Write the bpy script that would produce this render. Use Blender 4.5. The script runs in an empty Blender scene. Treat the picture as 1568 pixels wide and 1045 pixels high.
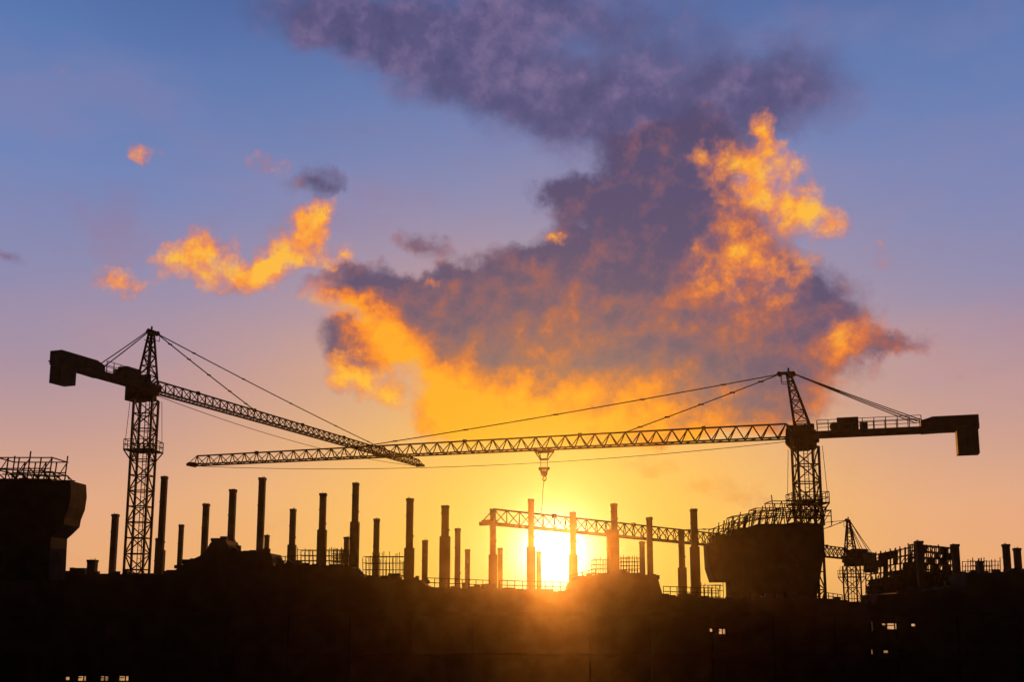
import bpy, math, random
from mathutils import Vector, Matrix
random.seed(7)
R = math.radians
scene = bpy.context.scene

# ------------------------------------------------------------------ survey helpers
# camera: 14 m above ground, pitched 9 deg up, 36 mm lens, rising front
F = 1568.0; PITCH = R(9); PPY = 670.0; HC = 14.0
CS, SN = math.cos(PITCH), math.sin(PITCH)
def ray(x, y):
    a = (x-784)/F; b = (PPY-y)/F
    return Vector((a, CS-b*SN, SN+b*CS))
def W(x, y, D):              # bearing/elevation + distance -> metres
    d = ray(x, y); return Vector((0, 0, HC)) + d*(D/d.y)
def WH(x, y, z):             # bearing/elevation + known height -> metres
    d = ray(x, y); return Vector((0, 0, HC)) + d*((z-HC)/d.z)
def PX(p):
    q = p-Vector((0, 0, HC)); f = q.y*CS+q.z*SN
    return 784+F*q.x/f, PPY-F*(-q.y*SN+q.z*CS)/f
def AE(x, y):
    d = ray(x, y).normalized(); return math.atan2(d.x, d.y), math.asin(d.z)

# ------------------------------------------------------------------ materials
def mat_basic(name, c1, c2, scale, rough=0.8, spec=0.2, metal=0.0, bump=0.2):
    m = bpy.data.materials.new(name); m.use_nodes = True
    nt = m.node_tree; b = nt.nodes["Principled BSDF"]
    tc = nt.nodes.new("ShaderNodeTexCoord")
    n = nt.nodes.new("ShaderNodeTexNoise"); n.inputs["Scale"].default_value = scale
    n.inputs["Detail"].default_value = 6
    nt.links.new(tc.outputs["Object"], n.inputs["Vector"])
    r = nt.nodes.new("ShaderNodeValToRGB")
    r.color_ramp.elements[0].position = .35; r.color_ramp.elements[1].position = .68
    r.color_ramp.elements[0].color = (*c1, 1); r.color_ramp.elements[1].color = (*c2, 1)
    nt.links.new(n.outputs[0], r.inputs[0]); nt.links.new(r.outputs[0], b.inputs["Base Color"])
    b.inputs["Roughness"].default_value = rough; b.inputs["Metallic"].default_value = metal
    b.inputs["Specular IOR Level"].default_value = spec
    bp = nt.nodes.new("ShaderNodeBump"); bp.inputs["Strength"].default_value = bump
    bp.inputs["Distance"].default_value = .02
    nt.links.new(n.outputs[0], bp.inputs["Height"]); nt.links.new(bp.outputs[0], b.inputs["Normal"])
    return m
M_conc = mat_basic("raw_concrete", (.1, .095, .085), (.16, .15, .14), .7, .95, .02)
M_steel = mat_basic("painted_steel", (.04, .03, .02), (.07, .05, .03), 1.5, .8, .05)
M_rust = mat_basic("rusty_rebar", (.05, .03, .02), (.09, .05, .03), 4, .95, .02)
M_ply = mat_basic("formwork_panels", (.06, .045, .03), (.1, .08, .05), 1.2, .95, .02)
M_soil = mat_basic("bare_soil", (.07, .05, .035), (.13, .1, .07), .15, 1, 0)
def mat_glow(name, col, s):
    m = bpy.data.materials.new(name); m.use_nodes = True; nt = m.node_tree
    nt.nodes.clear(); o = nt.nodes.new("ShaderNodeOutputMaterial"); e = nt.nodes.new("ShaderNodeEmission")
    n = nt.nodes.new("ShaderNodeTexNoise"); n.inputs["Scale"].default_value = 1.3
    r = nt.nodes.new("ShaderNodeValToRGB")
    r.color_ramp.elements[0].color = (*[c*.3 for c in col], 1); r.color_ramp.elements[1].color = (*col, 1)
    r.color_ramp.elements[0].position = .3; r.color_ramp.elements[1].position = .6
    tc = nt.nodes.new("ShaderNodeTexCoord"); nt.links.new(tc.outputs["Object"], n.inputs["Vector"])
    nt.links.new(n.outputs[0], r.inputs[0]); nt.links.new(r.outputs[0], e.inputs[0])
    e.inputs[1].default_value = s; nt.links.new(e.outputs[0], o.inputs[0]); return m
M_skypane = mat_glow("sky_glow_pane", (1, .5, .2), .7)  # emission stands in for bright sky behind the openings, no lamp inside

# ------------------------------------------------------------------ mesh builder
class MB:
    def __init__(s): s.v = []; s.f = []
    def add(s, vs, fs):
        o = len(s.v); s.v += [tuple(v) for v in vs]; s.f += [tuple(i+o for i in f) for f in fs]
    def beam(s, p, q, w, h=None, w2=None):
        p = Vector(p); q = Vector(q); h = h or w; k = (w2/w) if w2 else 1
        d = q-p
        if d.length < 1e-5: return
        d.normalize(); up = Vector((0, 0, 1)) if abs(d.z) < .95 else Vector((0, 1, 0))
        a = d.cross(up).normalized(); b = a.cross(d).normalized()
        vs = []
        for c, m in ((p, 1), (q, k)):
            for i, j in ((-1, -1), (1, -1), (1, 1), (-1, 1)):
                vs.append(c+a*(i*w/2*m)+b*(j*h/2*m))
        s.add(vs, [(0, 3, 2, 1), (4, 5, 6, 7), (0, 1, 5, 4), (1, 2, 6, 5), (2, 3, 7, 6), (3, 0, 4, 7)])
    def box(s, c, sx, sy, sz, ax=None, ay=None):
        ax = ax or Vector((1, 0, 0)); ay = ay or Vector((0, 1, 0)); z = Vector((0, 0, 1)); c = Vector(c)
        s.add([c+ax*(i*sx/2)+ay*(j*sy/2)+z*(k*sz/2) for k in (-1, 1) for i, j in ((-1, -1), (1, -1), (1, 1), (-1, 1))],
              [(0, 3, 2, 1), (4, 5, 6, 7), (0, 1, 5, 4), (1, 2, 6, 5), (2, 3, 7, 6), (3, 0, 4, 7)])
    def prism(s, pts, dvec):
        n = len(pts); dvec = Vector(dvec)
        s.add([Vector(p) for p in pts]+[Vector(p)+dvec for p in pts],
              [tuple(range(n)), tuple(range(2*n-1, n-1, -1))]+[(i, i+n, (i+1) % n+n, (i+1) % n) for i in range(n)])
    def cyl(s, p, q, r, n=14, r2=None):
        p = Vector(p); q = Vector(q); d = (q-p).normalized(); r2 = r if r2 is None else r2
        up = Vector((0, 0, 1)) if abs(d.z) < .95 else Vector((0, 1, 0))
        a = d.cross(up).normalized(); b = a.cross(d)
        vs = []
        for c, rr in ((p, r), (q, r2)):
            for i in range(n):
                t = 2*math.pi*i/n; vs.append(c+a*(rr*math.cos(t))+b*(rr*math.sin(t)))
        s.add(vs, [tuple(range(n)), tuple(range(2*n-1, n-1, -1))]+[(i, i+n, (i+1) % n+n, (i+1) % n) for i in range(n)])
    def rope(s, p, q, w, sag=0, n=14):
        p = Vector(p); q = Vector(q); pr = p
        for i in range(1, n+1):
            t = i/n; c = p.lerp(q, t)-Vector((0, 0, sag*4*t*(1-t))); s.beam(pr, c, w); pr = c
    def obj(s, name, mat, parent=None):
        me = bpy.data.meshes.new(name); me.from_pydata(s.v, [], s.f); me.materials.append(mat); me.update()
        o = bpy.data.objects.new(name, me); scene.collection.objects.link(o)
        if parent: o.parent = parent
        return o
def empty(name):
    e = bpy.data.objects.new(name, None); scene.collection.objects.link(e); e.empty_display_size = .5; return e

# ------------------------------------------------------------------ tower crane
def tower_crane(base, zs, tip, mast_w, hj, wj, Lc, apex_h, apex_off, pend, back, cw, blocky,
                thick=1.0, trolley=None, platforms=(), solid_from=.6, sagrope=True, cabside=1):
    root = empty("tower_crane")
    bx, by = base; d = Vector((tip.x-bx, tip.y-by, 0)); L = d.length; d.normalize()
    l = Vector((d.y, -d.x, 0)); O = Vector((bx, by, 0))
    T = lambda a, b, z: O+d*a+l*b+Vector((0, 0, z))
    mx, my = Vector((1, 0, 0)), Vector((0, 1, 0))
    TM = lambda a, b, z: O+mx*a+my*b+Vector((0, 0, z))      # the mast is anchored square to the building grid
    # mast
    m = MB(); hw = mast_w/2; zt = zs-1.0; nb = max(4, round(zt/(mast_w*.85))); bay = zt/nb
    cor = [(-hw, -hw), (hw, -hw), (hw, hw), (-hw, hw)]
    for cx, cy in cor: m.beam(TM(cx, cy, 0), TM(cx, cy, zt), .2*thick)
    for i in range(nb+1):
        z = i*bay
        for k in range(4):
            a, b = cor[k], cor[(k+1) % 4]
            m.beam(TM(*a, z), TM(*b, z), .1*thick)
            if i < nb:
                if (i+k) % 2: a, b = b, a
                m.beam(TM(*a, z), TM(*b, z+bay), .1*thick)
    m.beam(TM(hw*.3, hw*.2, 0), TM(hw*.3, hw*.2, zt), .07); m.beam(TM(-hw*.1, hw*.2, 0), TM(-hw*.1, hw*.2, zt), .07)
    z = .3
    while z < zt: m.beam(TM(hw*.3, hw*.2, z), TM(-hw*.1, hw*.2, z), .04); z += .4
    m.obj("mast", M_steel, root)
    pf = MB()
    for z in platforms:
        e = hw*1.6
        pf.box(TM(0, 0, z), 2*e, 2*e, .12)
        for k in range(4):
            c = [(-e, -e), (e, -e), (e, e), (-e, e)]; a, b = c[k], c[(k+1) % 4]
            for zz in (.5, 1.0): pf.beam(TM(*a, z+zz), TM(*b, z+zz), .06)
            for t in (0, .33, .66):
                q = (a[0]+(b[0]-a[0])*t, a[1]+(b[1]-a[1])*t); pf.beam(TM(*q, z), TM(*q, z+1), .06)
            pf.beam(TM(*a, z), TM(a[0]*.62, a[1]*.62, z-1.0), .1)
            pf.beam(TM(a[0]*.95, a[1]*.95, z), TM(a[0]*.8, a[1]*.8, zs-1), .04)
    if platforms: pf.obj("mast_platform", M_steel, root)
    # slewing unit
    s = MB(); s.cyl(T(0, 0, zs-1.05), T(0, 0, zs-.5), hw*1.1, 20); s.cyl(T(0, 0, zs-.5), T(0, 0, zs-.05), hw*1.35, 20)
    s.box(T(0, 0, zs+.25), mast_w*1.1, mast_w*1.1, .5, d, l)
    s.cyl(T(-hw*.6, hw*.5, zs+.5), T(-hw*.6, hw*.5, zs+1.3), .35, 10); s.obj("slewing_unit", M_steel, root)
    # cabin
    c = MB(); cc = T(hw*.6, -cabside*(hw+.75), zs)
    A = lambda a, z: cc+d*a+Vector((0, 0, z))
    c.prism([x-l*.65 for x in (A(-1.0, -1.0), A(.7, -1.0), A(1.25, -.35), A(1.15, 1.05), A(.9, 1.25), A(-1.0, 1.25))], l*1.3)
    c.box(A(0, 1.33), 2.2, 1.5, .1, d, l); c.obj("cabin", M_steel, root)
    # cat head
    h = MB(); ta = apex_off; tw = .16
    za = zs+apex_h; b0 = hw*.8
    base4 = [(-b0, -b0), (b0, -b0), (b0, b0), (-b0, b0)]; top4 = [(ta-tw, -tw), (ta+tw, -tw), (ta+tw, tw), (ta-tw, tw)]
    P = lambda k, t: T(base4[k][0]+(top4[k][0]-base4[k][0])*t, base4[k][1]+(top4[k][1]-base4[k][1])*t, zs+.3+(apex_h-.3)*t)
    for k in range(4): h.beam(P(k, 0), P(k, 1), .18*thick)
    n = 6; ts = [1-(1-i/n)**1.15 for i in range(n+1)]
    for i in range(n+1):
        for k in range(4):
            h.beam(P(k, ts[i]), P((k+1) % 4, ts[i]), .09*thick)
            if i < n:
                a, b = (k, (k+1) % 4) if (i+k) % 2 else ((k+1) % 4, k)
                h.beam(P(a, ts[i]), P(b, ts[i+1]), .09*thick)
    h.beam(T(ta, 0, za-.3), T(ta, 0, za+.55), .14)
    h.beam(T(ta-.55, 0, za+.05), T(ta+.9, 0, za+.05), .2, .28)
    h.cyl(T(ta+.85, -.15, za), T(ta+.85, .15, za), .25, 10); h.cyl(T(ta-.45, -.15, za-.1), T(ta-.45, .15, za-.1), .22, 10)
    for k in (-1, 1): h.beam(T(ta-.5, k*.45, za-.9), T(ta+.7, k*.45, za-.9), .05); h.beam(T(ta+.7, k*.45, za-.9), T(ta+.7, k*.45, za-.1), .05)
    h.obj("cat_head", M_steel, root)
    # jib
    j = MB(); n = round(L/(hj*1.15)); a0 = hw*.9; step = (L-a0)/n
    H = lambda a: hj*(1-.28*max(0, (a/L-.15)))
    for i in range(n):
        a1 = a0+i*step; a2 = a1+step; am = (a1+a2)/2
        for k in (-1, 1):
            j.beam(T(a1, k*wj/2, zs), T(a2, k*wj/2, zs), .14*thick)
            j.beam(T(a1, k*wj/2, zs), T(am, 0, zs+H(am)), .085*thick); j.beam(T(am, 0, zs+H(am)), T(a2, k*wj/2, zs), .085*thick)
        j.beam(T(a1, -wj/2, zs), T(a1, wj/2, zs), .07); j.beam(T(a1, -wj/2, zs), T(a2, wj/2, zs), .05)
        if i < n-1: j.beam(T(am, 0, zs+H(am)), T(am+step, 0, zs+H(am+step)), .15*thick)
        if i % 8 == 5: j.box(T(am, 0, zs+H(am)), .35, .3, .34, d, l)
    j.beam(T(a0-.2, 0, zs+.6), T(a0+step/2, 0, zs+H(a0)), .16)
    j.beam(T(L-.1, -wj/2-.1, zs), T(L-.1, wj/2+.1, zs), .3); j.box(T(L-.3, 0, zs+.1), .7, wj*.8, .35, d, l)
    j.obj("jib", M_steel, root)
    # pendants
    p = MB()
    for f, k in pend:
        a = a0+(int((f*L-a0)/step)+.5)*step
        p.rope(T(ta+.8, k, za), T(a, k*.3, zs+H(a)), .085*thick, L*f*.004)
        for t in (.12, .3, .5, .72, .9):
            q = T(ta+.8, k, za).lerp(T(a, k*.3, zs+H(a)), t)-Vector((0, 0, L*f*.004*4*t*(1-t)))
            p.box(q, .5, .12, .14, d, l)
    zc = zs+.15
    for f in back:
        for k in (-1, 1):
            p.rope(T(ta-.45, k*.12, za-.05), T(-Lc*f, k*wj*.45, zc+.75), .08*thick, .05)
    if sagrope:
        p.rope(T(1, 0, zs-.3), T(L*.985, 0, zs-.15), .05, L*.018, 26)
    p.obj("pendant_lines", M_steel, root)
    # counter jib
    c = MB(); gw = wj*.5
    for k in (-1, 1):
        c.beam(T(-hw, k*gw, zc), T(-Lc*.98, k*gw, zc), .16, .5)
        for zz in (.85, 1.25): c.beam(T(-hw*1.2, k*(gw+.25), zc+zz), T(-Lc*solid_from, k*(gw+.25), zc+zz), .05)
        nn = int(Lc*solid_from/1.1)
        for i in range(nn+1):
            a = -hw*1.2-(Lc*solid_from-hw*1.2)*i/nn; c.beam(T(a, k*(gw+.25), zc+.2), T(a, k*(gw+.25), zc+1.25), .06)
    c.box(T(-(Lc+hw)/2, 0, zc+.18), Lc-hw, wj*1.35, .1, d, l)
    for i in range(12):
        a = -hw-(Lc-hw)*i/12; c.beam(T(a, -gw, zc-.1), T(a-(Lc-hw)/12, gw, zc-.1), .1)
    a1 = -Lc*solid_from; a2 = -Lc
    c.prism([T(a1, -gw*1.1, zc-.3), T(a2, -gw*1.1, zc-.15), T(a2, -gw*1.1, zc+1.1), T(a1-1.0, -gw*1.1, zc+1.1), T(a1, -gw*1.1, zc+.8)], l*gw*2.2)
    c.obj("counter_jib", M_steel, root)
    wch = MB(); a = -Lc*blocky
    wch.box(T(a, 0, zc+.85), 1.9, wj*.9, 1.2, d, l); wch.box(T(a-1.4, .1, zc+.6), .7, wj*.6, .8, d, l)
    wch.cyl(T(a+1.2, -.5, zc+.65), T(a+1.2, .5, zc+.65), .42, 12); wch.obj("hoist_winch", M_steel, root)
    w = MB()
    for i in range(3):
        aa = -Lc+.1+cw[0]*(i+.5)/3; w.box(T(aa, 0, zc+.3-cw[1]/2), cw[0]/3-.03, wj*1.1, cw[1], d, l)
    w.obj("counterweight", M_steel, root)
    if trolley:
        lo, hi = 0, L
        for _ in range(40):
            mid = (lo+hi)/2; x = PX(T(mid, 0, zs))[0]
            if x > trolley: lo = mid
            else: hi = mid
        a = lo; t = MB()
        t.box(T(a, 0, zs-.22), 1.7, wj*1.2, .16, d, l)
        for k in (-1, 1):
            for q in (-.7, .7): t.cyl(T(a+q, k*wj*.62, zs-.08), T(a+q, k*wj*.5, zs-.08), .17, 10)
            t.beam(T(a-.8, k*wj*.5, zs-.25), T(a-.35, k*.2, zs-1.05), .09); t.beam(T(a+.8, k*wj*.5, zs-.25), T(a+.35, k*.2, zs-1.05), .09)
        t.box(T(a, 0, zs-1.05), .8, .5, .14, d, l)
        t.obj("trolley", M_steel, root)
        hk = MB(); zb = zs-2.0
        for q in (-.38, .38): hk.rope(T(a+q, 0, zs-.3), T(a+q*.9, 0, zb), .06, 0, 2)
        hk.box(T(a, 0, zb), 1.1, .3, .26, d, l)
        for q in (-.38, .38): hk.beam(T(a+q, 0, zb), T(a+q*.5, 0, zb-.65), .2)
        hk.cyl(T(a, -.13, zb-.5), T(a, .13, zb-.5), .32, 12)
        pr = T(a, 0, zb-.7)
        for i in range(10):
            tt = -.5*math.pi+i*.42; q = T(a+.22*math.cos(tt+2.2), 0, zb-1.0-.24*math.sin(tt+2.2)); hk.beam(pr, q, .1); pr = q
        hk.obj("hook_block", M_steel, root)
        sl = MB(); pr = T(a, 0, zb-1.1)
        for i in range(1, 13):
            u = i/12; q = T(a+.12*math.sin(u*5)+.55*u*u, .1*math.sin(u*4), zb-1.1-3.6*u); sl.beam(pr, q, .08); pr = q
        sl.obj("lifting_sling", M_steel, root)
    return root

# left crane
b = W(225, 597, 100); zs = b.z; tip = WH(644, 714, zs)
tower_crane((b.x, b.y), zs, tip, 1.8, 1.15, 1.2, 12.0, 6.0, .2, [(.30, .0), (.80, .0)], [.55], (1.8, 2.1), .22,
            platforms=(zs-6.2,), solid_from=.55, cabside=1)
# right crane
b = W(1232, 670, 95); zs = b.z; tip = WH(292, 713, zs)
tower_crane((b.x, b.y), zs, tip, 1.95, 1.35, 1.35, 15.0, 6.2, 1.2, [(.25, .0), (.685, .0)], [.66, .7], (1.8, 2.7), .26,
            trolley=833, platforms=(zs-6.3,), solid_from=.68, cabside=-1)
# distant crane
b = W(1303, 857, 150); zs = b.z; tip = WH(746, 802, zs)
tower_crane((b.x, b.y), zs, tip, 1.9, 1.5, 1.3, 10.0, 5.6, .3, [(.3, 0), (.62, .0)], [.75, .9], (1.8, 2.2), .3,
            platforms=(zs-2.6,), solid_from=.6, thick=.95, sagrope=False)

# ------------------------------------------------------------------ construction building (dark mass)
bld = empty("concrete_building")
prof = [(-400, 882), (0, 884), (95, 878), (130, 881), (205, 881), (258, 881), (284, 862), (312, 849), (322, 832), (328, 826), (345, 827), (352, 843),
        (415, 848), (419, 868), (436, 866), (440, 858), (452, 866), (540, 869), (552, 884), (640, 890), (660, 900), (868, 907),
        (872, 893), (893, 884), (925, 879), (990, 881), (1008, 888), (1015, 913), (1110, 917), (1262, 917), (1275, 923), (1340, 926),
        (1345, 912), (1420, 906), (1478, 898), (1484, 880), (1600, 872), (2000, 878)]
D0 = 78
pts = [W(x, y, D0) for x, y in prof]
m = MB(); DP = 3.5
for i in range(len(pts)-1):     # strip by strip so that the outline stays clean
    p, q = pts[i], pts[i+1]
    m.add([Vector((p.x, D0, 0)), Vector((q.x, D0, 0)), q, p, Vector((p.x, D0+DP, 0)), Vector((q.x, D0+DP, 0)), q+Vector((0, DP, 0)), p+Vector((0, DP, 0))],
          [(0, 1, 2, 3), (3, 2, 6, 7), (5, 4, 7, 6)])
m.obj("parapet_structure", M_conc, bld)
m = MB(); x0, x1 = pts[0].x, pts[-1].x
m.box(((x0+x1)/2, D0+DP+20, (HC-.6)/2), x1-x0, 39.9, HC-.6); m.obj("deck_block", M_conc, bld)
m = MB()
for z in (3.4, 6.6, 9.8, 12.9): m.box(((x0+x1)/2, D0-.2, z), x1-x0, .4, .3)
m.obj("floor_slabs", M_conc, bld)
m = MB(); x = x0
while x < x1: m.box((x, D0-.1, 6.36), .5, .2, 12.7); x += 4.6
m.obj("facade_piers", M_conc, bld)
# window openings; glowing panes added in place of sky seen through them
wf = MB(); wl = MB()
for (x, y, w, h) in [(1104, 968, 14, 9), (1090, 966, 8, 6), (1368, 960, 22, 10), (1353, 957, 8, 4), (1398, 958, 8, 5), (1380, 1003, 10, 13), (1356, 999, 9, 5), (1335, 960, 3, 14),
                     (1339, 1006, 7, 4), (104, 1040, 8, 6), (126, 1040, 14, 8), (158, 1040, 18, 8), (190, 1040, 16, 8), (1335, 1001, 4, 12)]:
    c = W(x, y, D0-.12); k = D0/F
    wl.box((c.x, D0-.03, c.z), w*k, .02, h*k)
    for i in (-1, 1): wf.box((c.x+i*w*k/2, D0-.13, c.z), .07, .26, h*k+.1)
    for i in (-1, 1): wf.box((c.x, D0-.12, c.z+i*h*k/2), w*k, .24, .07)
    if w > 9:
        wf.box((c.x+.1, D0-.1, c.z), .06, .14, h*k); wf.box((c.x-.2, D0-.1, c.z+.06), w*k*.4, .12, .06)
wl.obj("sky_glow_panes", M_skypane, bld); wf.obj("window_frames", M_steel, bld)
# roof rubble and upstands
m = MB()
for i in range(230):
    x = random.uniform(-20, 1590)
    for a in range(len(prof)-1):
        if prof[a][0] <= x < prof[a+1][0]:
            t = (x-prof[a][0])/(prof[a+1][0]-prof[a][0]); y = prof[a][1]+(prof[a+1][1]-prof[a][1])*t
    D = D0+random.uniform(.3, 3); c = W(x, y, D0)
    h = random.choice((.12, .2, .25, .4))*random.uniform(.5, 1.3)
    m.box((c.x, D, c.z+h/2-.05), random.uniform(.15, 1.1), .4, h)
m.obj("roof_upstands", M_conc, bld)

# ------------------------------------------------------------------ columns
cols = [(142, 858, 13, 80), (177, 788, 9, 84), (252, 730, 9, 84, 843), (243, 825, 8, 88), (278, 804, 7, 92), (316, 772, 9, 86), (357, 750, 10, 84), (402, 732, 10, 82), (409, 820, 7, 86),
        (449, 780, 9, 86, 835), (495, 756, 10, 84, 812), (531, 823, 8, 90), (545, 740, 10, 82, 800), (577, 795, 9, 86), (628, 764, 11, 82, 840), (651, 828, 9, 88), (682, 775, 12, 80, 822),
        (701, 810, 9, 84), (716, 842, 8, 90), (755, 780, 10, 82, 850), (766, 840, 8, 88), (813, 765, 10, 80, 838), (825, 845, 8, 88), (877, 785, 10, 82, 850), (940, 772, 10, 80, 812), (932, 812, 7, 84),
        (983, 830, 8, 88), (994, 793, 9, 84), (1043, 812, 9, 84, 870), (1062, 780, 10, 80, 838), (1407, 829, 10, 90), (1462, 834, 10, 88), (1540, 834, 9, 84), (1557, 840, 9, 86), (1500, 860, 8, 82),
        (-60, 770, 10, 84), (1640, 780, 10, 84), (8, 838, 7, 84)]
for c in cols:
    x, y, w, D = c[:4]; ys = c[4] if len(c) > 4 else None
    D = max(D, 82.2)
    top = W(x, y, D); wm = w*D/F
    o = MB(); cx, cy, zt = top.x, top.y, top.z
    zb = HC-1.5
    zmid = W(x, ys, D).z if ys else zb+(zt-zb)*.35
    o.box((cx, cy, (zmid+zt)/2), wm*.92, wm*.92, zt-zmid)
    o.box((cx, cy, (zb+zmid)/2), wm*(1.32 if ys else 1.06), wm*1.2, zmid-zb)
    o.box((cx, cy, zt-.11), wm*random.uniform(.98, 1.08), wm*1.08, .2)      # pour collar
    o.box((cx+wm*.05, cy, zmid+random.uniform(.3, 1.2)), wm*1.02, wm*1.0, .12)
    o.box((cx-wm*.04, cy, zmid+(zt-zmid)*random.uniform(.5, .75)), wm*.99, wm*.98, .08)
    for i in range(3):
        a = random.uniform(-.35, .35)*wm; o.beam((cx+a, cy+random.uniform(-.1, .1), zt), (cx+a*1.1, cy, zt+random.uniform(.03, .12)), .035)
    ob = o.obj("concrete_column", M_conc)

# ------------------------------------------------------------------ flared pier structures (left and right)
def flared(name, outline, D, depth, rails, mat=M_ply):
    e = empty(name)
    P = [W(x, y, D+depth) for x, y in outline]
    me = MB(); me.prism([p-Vector((0, depth, 0)) for p in P], (0, depth, 0)); me.obj("shell", mat, e)
    s = MB(); k = D/F
    for (xa, ya, xb, yb, hpx, nn, lean) in rails:
        for dy in (0.1, depth-.1):
            A_ = W(xa, ya, D+depth)+Vector((0, dy-depth, 0)); B_ = W(xb, yb, D+depth)+Vector((0, dy-depth, 0)); h = hpx*k
            for t in (.5, 1): s.beam(A_+Vector((lean*k*t, 0, h*t)), B_+Vector((lean*k*t, 0, h*t)), .07)
            for i in range(nn+1):
                q = A_.lerp(B_, i/nn); hh = h*(1.0+(random.random() < .25)*.3)
                s.beam(q-Vector((0, 0, .3)), q+Vector((lean*k, 0, hh)), .07)
                if i < nn and i % 2 == 0:
                    q2 = A_.lerp(B_, (i+1)/nn); s.beam(q, q2+Vector((lean*k, 0, h)), .05)
        for t in (0, 1):
            A_ = W(xa, ya, D+depth).lerp(W(xb, yb, D+depth), t)+Vector((lean*k, 0, hpx*k)); s.beam(A_, A_-Vector((0, depth, 0)), .07)
    s.obj("edge_scaffold", M_steel, e)
    return e
flared("flared_concrete_pier", [(14, 890), (15, 838), (9, 832), (-30, 832), (-30, 748), (12, 748), (14, 740), (103, 740), (104, 744), (132, 743), (133, 762), (130, 782), (124, 797), (122, 808), (112, 818), (103, 826), (100, 890)], 66, 2.5,
       [(18, 741, 99, 741, 34, 5, 3), (42, 741, 128, 745, 16, 5, -26)])
flared("flared_concrete_pier", [(1112, 925), (1111, 893), (1086, 893), (1079, 872), (1077, 835), (1086, 831), (1088, 822), (1110, 824), (1112, 814), (1134, 812), (1150, 806), (1190, 806), (1205, 803), (1246, 806), (1248, 850), (1243, 885), (1236, 925)], 86, 2.5,
       [(1082, 832, 1136, 812, 20, 7, 4), (1108, 816, 1180, 804, 22, 7, 6), (1140, 806, 1246, 804, 24, 10, 8), (1176, 803, 1250, 803, 32, 5, -4), (1205, 803, 1260, 803, 18, 5, 0)])

# ------------------------------------------------------------------ scaffolds, rebar, railings
def rebar_cage(x0, x1, y0, y1, D, stepx=5, stepy=9, dep=1.5, jag=3):
    m = MB(); n = int((x1-x0)/stepx)
    for dy in (0, dep):
        for i in range(n+1):
            x = x0+(x1-x0)*i/n; a = W(x, y1, D)+Vector((0, dy, 0)); b_ = W(x+random.uniform(-1, 1), y0-random.uniform(-jag, jag), D)+Vector((0, dy, 0)); m.beam(a, b_, .05)
        y = y1-3
        while y > y0:
            m.beam(W(x0, y, D)+Vector((0, dy, 0)), W(x1, y+random.uniform(-1, 1), D)+Vector((0, dy, 0)), .05); y -= stepy
    return m.obj("rebar_cage", M_rust)
rebar_cage(455, 543, 842, 870, 84, 6, 8)
rebar_cage(556, 618, 852, 886, 84, 5, 10, jag=8)
rebar_cage(508, 528, 840, 870, 83, 3, 6)
rebar_cage(908, 930, 856, 882, 82, 5, 7)
rebar_cage(950, 980, 853, 882, 82, 4, 6)
rebar_cage(1486, 1532, 858, 884, 84, 4, 7, jag=5)
rebar_cage(1078, 1108, 895, 918, 90, 6, 9)
def railing(x0, x1, y0, y1, h, D, n):
    m = MB(); A_, B_ = W(x0, y0, D), W(x1, y1, D); k = D/F
    for t in (.5, 1): m.beam(A_+Vector((0, 0, h*k*t)), B_+Vector((0, 0, h*k*t)), .06)
    for i in range(n+1):
        q = A_.lerp(B_, i/n); m.beam(q-Vector((0, 0, .3)), q+Vector((0, 0, h*k)), .06)
    return m.obj("safety_railing", M_steel)
railing(655, 750, 900, 904, 14, 80, 9); railing(765, 870, 904, 907, 14, 80, 9)
railing(1016, 1100, 914, 917, 15, 80, 8); railing(418, 455, 868, 866, 14, 80, 4)
railing(1262, 1290, 918, 922, 10, 92, 4); railing(872, 912, 893, 882, 10, 80, 4)

def scaffold(x0, x1, ytl, ytr, yb, D, nx, nz, bays=2, w=.08, pp=.3):
    m = MB(); dep = 1.4
    A_, B_ = W(x0, yb, D), W(x1, yb, D); tl, tr = W(x0, ytl, D), W(x1, ytr, D)
    g = lambda u, v, k: A_.lerp(B_, u).lerp(tl.lerp(tr, u), v)+Vector((0, k*dep, 0))
    for k in range(bays):
        for i in range(nx+1): m.beam(g(i/nx, 0, k), g(i/nx, 1, k)+Vector((0, 0, random.uniform(0, .3))), w)
        for j_ in range(nz+1): m.beam(g(0, j_/nz, k), g(1, j_/nz, k), w)
        for i in range(0, nx, 2):
            for j_ in range(nz):
                if random.random() < .7: m.beam(g(i/nx, j_/nz, k), g((i+1)/nx, (j_+1)/nz, k), w*.7)
    for i in range(nx+1):
        for j_ in range(1, nz+1): m.beam(g(i/nx, j_/nz, 0), g(i/nx, j_/nz, bays-1), w*.8)
    for j_ in range(1, nz):
        for i in range(nx):
            if random.random() < .35:
                p, q = g(i/nx, j_/nz, 0), g((i+1)/nx, j_/nz, bays-1); c = (p+q)/2; m.box(c, abs(q.x-p.x), abs(q.y-p.y), .08)
    for i in range(nx):
        for j_ in range(nz):
            if random.random() < pp*(1-.75*j_/nz):
                m.prism([g(i/nx, j_/nz, .5), g((i+1)/nx, j_/nz, .5), g((i+1)/nx, (j_+1)/nz, .5), g(i/nx, (j_+1)/nz, .5)], (0, .05, 0))
    return m.obj("scaffolding", M_steel)
scaffold(1334, 1402, 852, 838, 918, 94, 9, 7, pp=.85)
scaffold(1400, 1462, 834, 840, 910, 92, 10, 8, pp=.85)
scaffold(1345, 1395, 888, 880, 920, 86, 5, 3, pp=.9)
scaffold(1340, 1480, 900, 895, 925, 90, 12, 2, pp=.9)
# formwork stacks beside the distant crane
m = MB()
m.box(W(1424, 898, 96), 5.6, 3, 2.6); m.box(W(1365, 912, 96), 3.2, 4, 1.6); m.box(W(1352, 895, 97), 1.6, 3, .4); m.box(W(1382, 880, 97), 2.6, 3, .3)
m.obj("formwork_stack", M_ply)

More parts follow.
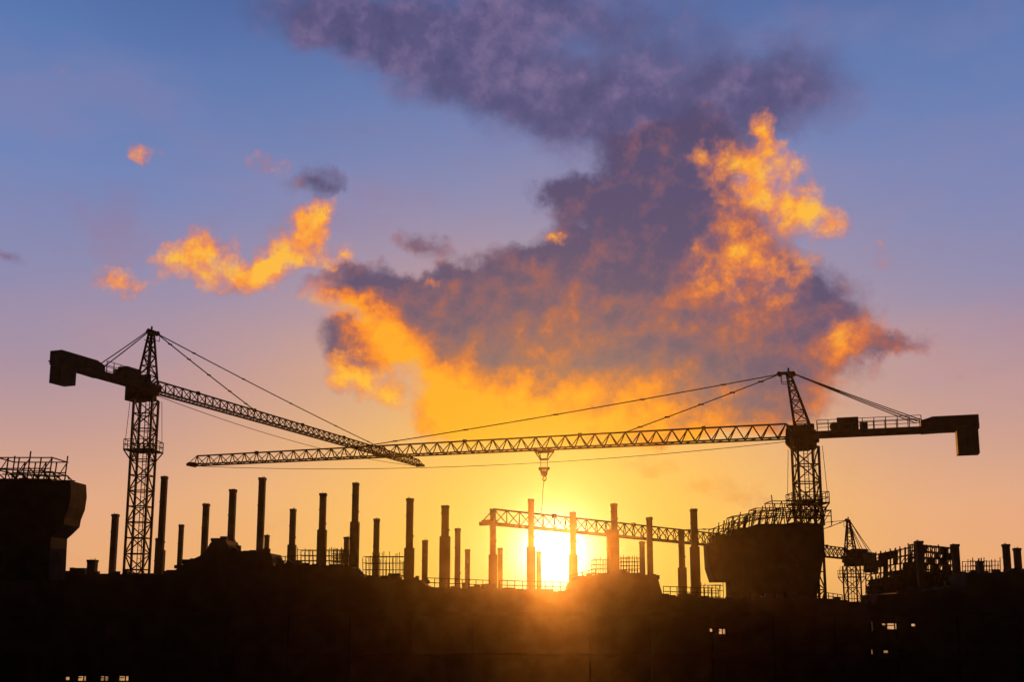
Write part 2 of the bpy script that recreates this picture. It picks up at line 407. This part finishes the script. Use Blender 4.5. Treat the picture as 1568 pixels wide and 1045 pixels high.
# ------------------------------------------------------------------ ground
m = MB(); G = 6000
m.add([(-G, -G, 0), (G, -G, 0), (G, G, 0), (-G, G, 0)], [(0, 1, 2, 3)]); m.obj("ground", M_soil)

# ------------------------------------------------------------------ uniform scattering volume, added to imitate lens bloom around the sun
m = MB(); m.box((0, 42, 26), 260, 92, 51.9); hz = m.obj("bloom_volume", M_soil)
hm = bpy.data.materials.new("bloom_scatter"); hm.use_nodes = True; nt = hm.node_tree; nt.nodes.clear()
o = nt.nodes.new("ShaderNodeOutputMaterial"); v = nt.nodes.new("ShaderNodeVolumeScatter")
v.inputs["Color"].default_value = (1, .8, .6, 1); v.inputs["Density"].default_value = .00014; v.inputs["Anisotropy"].default_value = .95
nt.links.new(v.outputs[0], o.inputs["Volume"]); hz.data.materials.clear(); hz.data.materials.append(hm)

# ------------------------------------------------------------------ sun
sd = ray(849, 846).normalized(); SAZ = math.atan2(sd.x, sd.y); SEL = math.asin(sd.z)
L = bpy.data.lights.new("sun", 'SUN'); L.energy = 5; L.angle = R(.5); L.color = (1, .36, .05)
lo = bpy.data.objects.new("sun", L); scene.collection.objects.link(lo); lo.rotation_euler = (-sd).to_track_quat('-Z', 'Y').to_euler(); lo.location = (0, 60, 60)

# ------------------------------------------------------------------ sky (world)
world = bpy.data.worlds.new("World"); scene.world = world; world.use_nodes = True
world.cycles.sampling_method = 'NONE'
nt = world.node_tree; nt.nodes.clear(); LK = nt.links.new
def setin(s, v):
    if isinstance(v, bpy.types.NodeSocket): LK(v, s)
    else: s.default_value = v
def Mt(op, a, b=None, c=None, clamp=False):
    n = nt.nodes.new("ShaderNodeMath"); n.operation = op; n.use_clamp = clamp; setin(n.inputs[0], a)
    if b is not None: setin(n.inputs[1], b)
    if c is not None: setin(n.inputs[2], c)
    return n.outputs[0]
def V(op, a, b=None, out=0):
    n = nt.nodes.new("ShaderNodeVectorMath"); n.operation = op; setin(n.inputs[0], a)
    if b is not None:
        if op == 'SCALE': setin(n.inputs["Scale"], b)
        else: setin(n.inputs[1], b)
    return n.outputs[out]
def noise(vec, sc, det=6, ro=.55, col=False):
    n = nt.nodes.new("ShaderNodeTexNoise"); LK(vec, n.inputs["Vector"]); n.inputs["Scale"].default_value = sc
    n.inputs["Detail"].default_value = det; n.inputs["Roughness"].default_value = ro
    return n.outputs[1] if col else n.outputs[0]
def sst(x, a, b, lo=0., hi=1.):
    n = nt.nodes.new("ShaderNodeMapRange"); n.interpolation_type = 'SMOOTHSTEP'; setin(n.inputs[0], x)
    n.inputs[1].default_value = a; n.inputs[2].default_value = b; n.inputs[3].default_value = lo; n.inputs[4].default_value = hi
    return n.outputs[0]
def lin(c):
    f = lambda v: (v/12.92 if v <= .04045 else ((v+.055)/1.055)**2.4)
    return tuple(f(x/255) for x in c)+(1,)
def mix(f, a, b, mode='MIX'):
    n = nt.nodes.new("ShaderNodeMix"); n.data_type = 'RGBA'; n.blend_type = mode; n.clamp_factor = True
    setin(n.inputs[0], f); setin(n.inputs[6], a); setin(n.inputs[7], b); return n.outputs[2]
def ramp(f, stops):
    n = nt.nodes.new("ShaderNodeValToRGB"); cr = n.color_ramp
    while len(cr.elements) < len(stops): cr.elements.new(.5)
    for e, (p, c) in zip(cr.elements, stops): e.position = p; e.color = lin(c)
    LK(f, n.inputs[0]); return n.outputs[0]
tc = nt.nodes.new("ShaderNodeTexCoord"); d = V('NORMALIZE', tc.outputs["Generated"])
sp = nt.nodes.new("ShaderNodeSeparateXYZ"); LK(d, sp.inputs[0])
az = Mt('ARCTAN2', sp.outputs[0], sp.outputs[1]); el = Mt('ARCSINE', sp.outputs[2])
cb = nt.nodes.new("ShaderNodeCombineXYZ"); LK(az, cb.inputs[0]); LK(el, cb.inputs[1]); p0 = cb.outputs[0]
def warp(sc, amt, det=4, ro=.55):
    c = noise(d, sc, det, ro, True); return V('SCALE', V('SUBTRACT', c, (.5, .5, .5)), amt)
pw = V('ADD', p0, V('ADD', warp(5, .05, 2), warp(19, .06, 8, .64)))
pws = V('MULTIPLY', pw, (1, 1, 0))
def field(blobs, vec=None):
    tot = None
    for bl in blobs:
        x, y, rx, ry = bl[:4]; rot = bl[4] if len(bl) > 4 else 0; wgt = bl[5] if len(bl) > 5 else 1
        c = AE(x, y); ax = abs(AE(x+rx, y)[0]-AE(x-rx, y)[0])/2; ay = abs(AE(x, y+ry)[1]-AE(x, y-ry)[1])/2
        mp = nt.nodes.new("ShaderNodeMapping"); mp.vector_type = 'TEXTURE'; LK(vec or pws, mp.inputs[0])
        mp.inputs[1].default_value = (c[0], c[1], 0); mp.inputs[2].default_value = (0, 0, R(rot)); mp.inputs[3].default_value = (ax, ay, 1)
        g = nt.nodes.new("ShaderNodeTexGradient"); g.gradient_type = 'SPHERICAL'; LK(mp.outputs[0], g.inputs[0])
        tot = Mt('MULTIPLY_ADD', g.outputs[1], wgt, tot if tot is not None else 0.0)
    return tot
# base gradient
EH = AE(784, 0)[1]
yy = lambda y: max(0, min(1, AE(784, y)[1]/EH*.8))
eln = Mt('MULTIPLY', el, .8/EH)
lowf = noise(d, 2.2, 3, .5)
elw = Mt('ADD', eln, Mt('MULTIPLY', Mt('SUBTRACT', lowf, .5), .12))
base = ramp(elw, [(0, (208, 145, 100)), (yy(870), (226, 166, 118)), (yy(780), (218, 165, 136)), (yy(690), (194, 152, 146)), (yy(590), (164, 141, 160)), (yy(470), (136, 136, 175)),
                  (yy(300), (106, 130, 184)), (yy(120), (88, 119, 176)), (yy(0), (74, 104, 162)), (1, (40, 55, 95))])
nish = nt.nodes.new("ShaderNodeTexSky"); nish.sky_type = 'NISHITA'; nish.sun_disc = False
nish.sun_elevation = SEL; nish.sun_rotation = SAZ
base = mix(1.0, base, V('SCALE', nish.outputs[0], .005), 'ADD')
# thin veils and violet wisps
veil = sst(noise(V('MULTIPLY', d, (1, 1, 2.6)), 3.4, 8, .58), .42, .72)
base = mix(Mt('MULTIPLY', veil, .42), base, mix(sst(eln, .1, .55), lin((228, 160, 130)), lin((140, 132, 172))))
wsp = sst(noise(V('ADD', V('MULTIPLY', d, (1, 1, 1.8)), warp(4, .3, 3)), 7, 10, .62), .54, .8)
base = mix(Mt('MULTIPLY', wsp, .5), base, mix(sst(eln, .12, .6), lin((205, 140, 130)), lin((128, 112, 156))))
# sun distance
dot = V('DOT_PRODUCT', d, tuple(sd), 1); th = Mt('ARCCOSINE', dot)
dv = V('MULTIPLY', V('SUBTRACT', p0, (SAZ, SEL, 0)), (.8, 1, 0)); tl = V('LENGTH', dv, None, 1)
g = lambda x, s: Mt('EXPONENT', Mt('MULTIPLY', Mt('POWER', Mt('DIVIDE', x, s), 2.), -1.))
base = mix(Mt('MULTIPLY', g(tl, .27), .58), base, lin((255, 184, 96)))
base = mix(Mt('MULTIPLY', g(tl, .15), .88), base, lin((255, 206, 84)))
# cloud noises
fb = noise(d, 8.5, 12, .62); fb2 = noise(V('ADD', d, (.006, 0, -.013)), 8.5, 12, .62)
relief = Mt('MULTIPLY', Mt('SUBTRACT', fb, fb2), 6.)
fine = noise(d, 28, 8, .62)
fbc = Mt('SUBTRACT', fb, .5); fic = Mt('SUBTRACT', fine, .5)
def body(Fd, a1, a2, lo_, hi_, mx_):
    gate = sst(Fd, .0, .16)
    n_ = Mt('MULTIPLY', Mt('ADD', Mt('MULTIPLY', fbc, a1), Mt('MULTIPLY', fic, a2)), gate)
    v_ = Mt('ADD', Fd, n_); return v_, sst(v_, lo_, hi_, 0, mx_)
U = field([(520, 30, 180, 70), (620, 90, 220, 90, -20), (740, 90, 240, 100, -20), (900, 120, 250, 120, -10), (1080, 140, 200, 120), (820, 10, 240, 80), (1200, 130, 150, 100, 0, .75), (900, 200, 220, 80), (660, 165, 150, 60, 0, .6), (1020, 30, 200, 70, 0, .5), (1320, 170, 120, 60, 0, .25)])
Uv, Um = body(U, 1.8, .35, .0, 1.1, .9)
A = field([(1010, 265, 150, 90), (1080, 225, 140, 90), (1010, 340, 180, 80), (850, 296, 90, 28, 0, .8), (920, 320, 90, 34, 0, .7), (900, 405, 140, 70), (1080, 390, 210, 120), (1000, 470, 340, 115), (770, 435, 130, 62),
           (620, 455, 170, 50), (700, 500, 240, 84), (900, 550, 340, 100), (1200, 470, 170, 90), (1240, 535, 200, 66), (760, 600, 190, 84), (1040, 610, 250, 66), (1380, 528, 100, 34, 0, .6),
           (650, 385, 60, 26, 0, .7), (560, 212, 60, 34, 0, .4), (470, 290, 70, 36, 0, .5), (560, 540, 90, 44, 0, .8), (690, 650, 80, 44, 0, .8), (930, 640, 210, 54), (10, 390, 50, 20, 0, .4), (1470, 580, 80, 34, 0, .3),
           (540, 420, 60, 26, 0, .5), (1190, 610, 120, 44, 0, .5)])
Av, Am = body(A, 1.8, .7, .08, .74, .96)
B = field([(160, 422, 50, 30, 10), (205, 442, 54, 34), (270, 412, 60, 42), (318, 395, 56, 44), (362, 430, 56, 36), (408, 418, 56, 42), (448, 376, 66, 52), (468, 345, 40, 38), (522, 400, 44, 30, 0, .8),
           (190, 462, 40, 16, 0, .6), (300, 440, 60, 22, 0, .6), (662, 440, 26, 18, 0, .8), (1182, 190, 30, 50, 0, .8), (1130, 250, 84, 64, 0, .85), (1195, 270, 70, 64, 0, .85), (1242, 325, 66, 58, 0, .9), (1284, 352, 48, 46), (1170, 320, 66, 50, 0, .8), (1110, 405, 76, 90, 0, .6), (1180, 405, 90, 60, 0, .6),
           (1240, 400, 60, 32, 0, .8), (1338, 385, 44, 50, 0, .6), (216, 237, 42, 30, 0, .6), (95, 110, 36, 20, 0, .35), (100, 186, 36, 18, 0, .3), (560, 590, 80, 36, 0, .6), (610, 615, 56, 32, 0, .7), (530, 560, 50, 28, 0, .55),
           (1140, 735, 105, 40, 0, .62), (1170, 765, 90, 26, 0, .55), (1290, 720, 110, 38, 0, .52), (1000, 705, 90, 24, 0, .4), (855, 370, 22, 16, 0, .6), (1310, 520, 70, 40, 0, .35), (400, 250, 70, 26, 0, .28)])
Bv, Bm = body(B, 2.6, 2.0, .08, 1.05, .97)
Wf = field([(600, 530, 110, 60, -35, .75), (670, 590, 130, 70, -35, .85), (740, 640, 190, 80, 0, .9), (900, 670, 340, 100, 0, .9), (560, 490, 110, 44, 0, .65), (1080, 620, 280, 70, 0, .4), (860, 600, 200, 70, 0, .4), (1130, 420, 130, 120, 0, .55), (495, 475, 90, 44, 0, .7), (1300, 530, 130, 60, 0, .4), (1180, 300, 120, 90, 0, .4), (850, 530, 330, 60, 0, .15)])
Wn = Mt('ADD', Mt('MULTIPLY', Wf, .82), Mt('ADD', Mt('MULTIPLY', relief, .42), Mt('MULTIPLY', fic, .4)))
Wn = Mt('ADD', Wn, sst(Am, .25, .9, .1, 0.))
Wn = Mt('ADD', Wn, sst(eln, .28, .62, .14, 0.), None, True)
ccol = ramp(Wn, [(0, (86, 77, 110)), (.16, (114, 85, 108)), (.34, (154, 92, 90)), (.5, (204, 108, 68)), (.7, (250, 138, 40)), (1, (255, 170, 32))])
ucol = ramp(Mt('ADD', Mt('MULTIPLY', relief, .35), Mt('ADD', Mt('MULTIPLY', fbc, -.5), Mt('MULTIPLY_ADD', fic, .7, .5))), [(.2, (70, 68, 106)), (.5, (92, 84, 124)), (.8, (130, 110, 148))])
bcol = ramp(Mt('ADD', Mt('MULTIPLY', Bv, .8), Mt('MULTIPLY', relief, .7)), [(.08, (178, 116, 118)), (.35, (226, 130, 82)), (.65, (252, 152, 60)), (1, (255, 188, 62))])
sky = mix(Um, base, ucol); sky = mix(Am, sky, ccol); sky = mix(Bm, sky, bcol)
# aureole (sunlight through the low cloud)
sky = mix(Mt('MULTIPLY', g(tl, .17), .5), sky, lin((255, 200, 60)))
sky = mix(g(th, .066), sky, lin((255, 236, 150)))
cn = nt.nodes.new("ShaderNodeVectorMath"); cn.operation = 'SCALE'; cn.inputs[0].default_value = (4, 3.7, 2.6); LK(g(th, .025), cn.inputs["Scale"])
sky = mix(1.0, sky, cn.outputs[0], 'ADD')
# the eastern half and the zenith are already in dusk
fr = Mt('MULTIPLY', sst(sp.outputs[1], -.1, .8, .01, 1), sst(el, .58, .95, 1, .05)); fr = Mt('MULTIPLY', fr, sst(el, -.15, 0, 0, 1))
sky = V('SCALE', sky, fr)
bg = nt.nodes.new("ShaderNodeBackground"); LK(sky, bg.inputs[0]); bg.inputs[1].default_value = 1
wo = nt.nodes.new("ShaderNodeOutputWorld"); LK(bg.outputs[0], wo.inputs[0])

# ------------------------------------------------------------------ camera
cam = bpy.data.cameras.new("camera"); co = bpy.data.objects.new("camera", cam); scene.collection.objects.link(co)
cam.sensor_width = 36; cam.lens = 36; cam.shift_y = (PPY-522.5)/1568; cam.clip_end = 20000; cam.clip_start = .1
co.location = (0, 0, HC); co.rotation_euler = (R(90)+PITCH, 0, 0); scene.camera = co
scene.view_settings.view_transform = 'Standard'; scene.view_settings.look = 'None'; scene.view_settings.exposure = 0
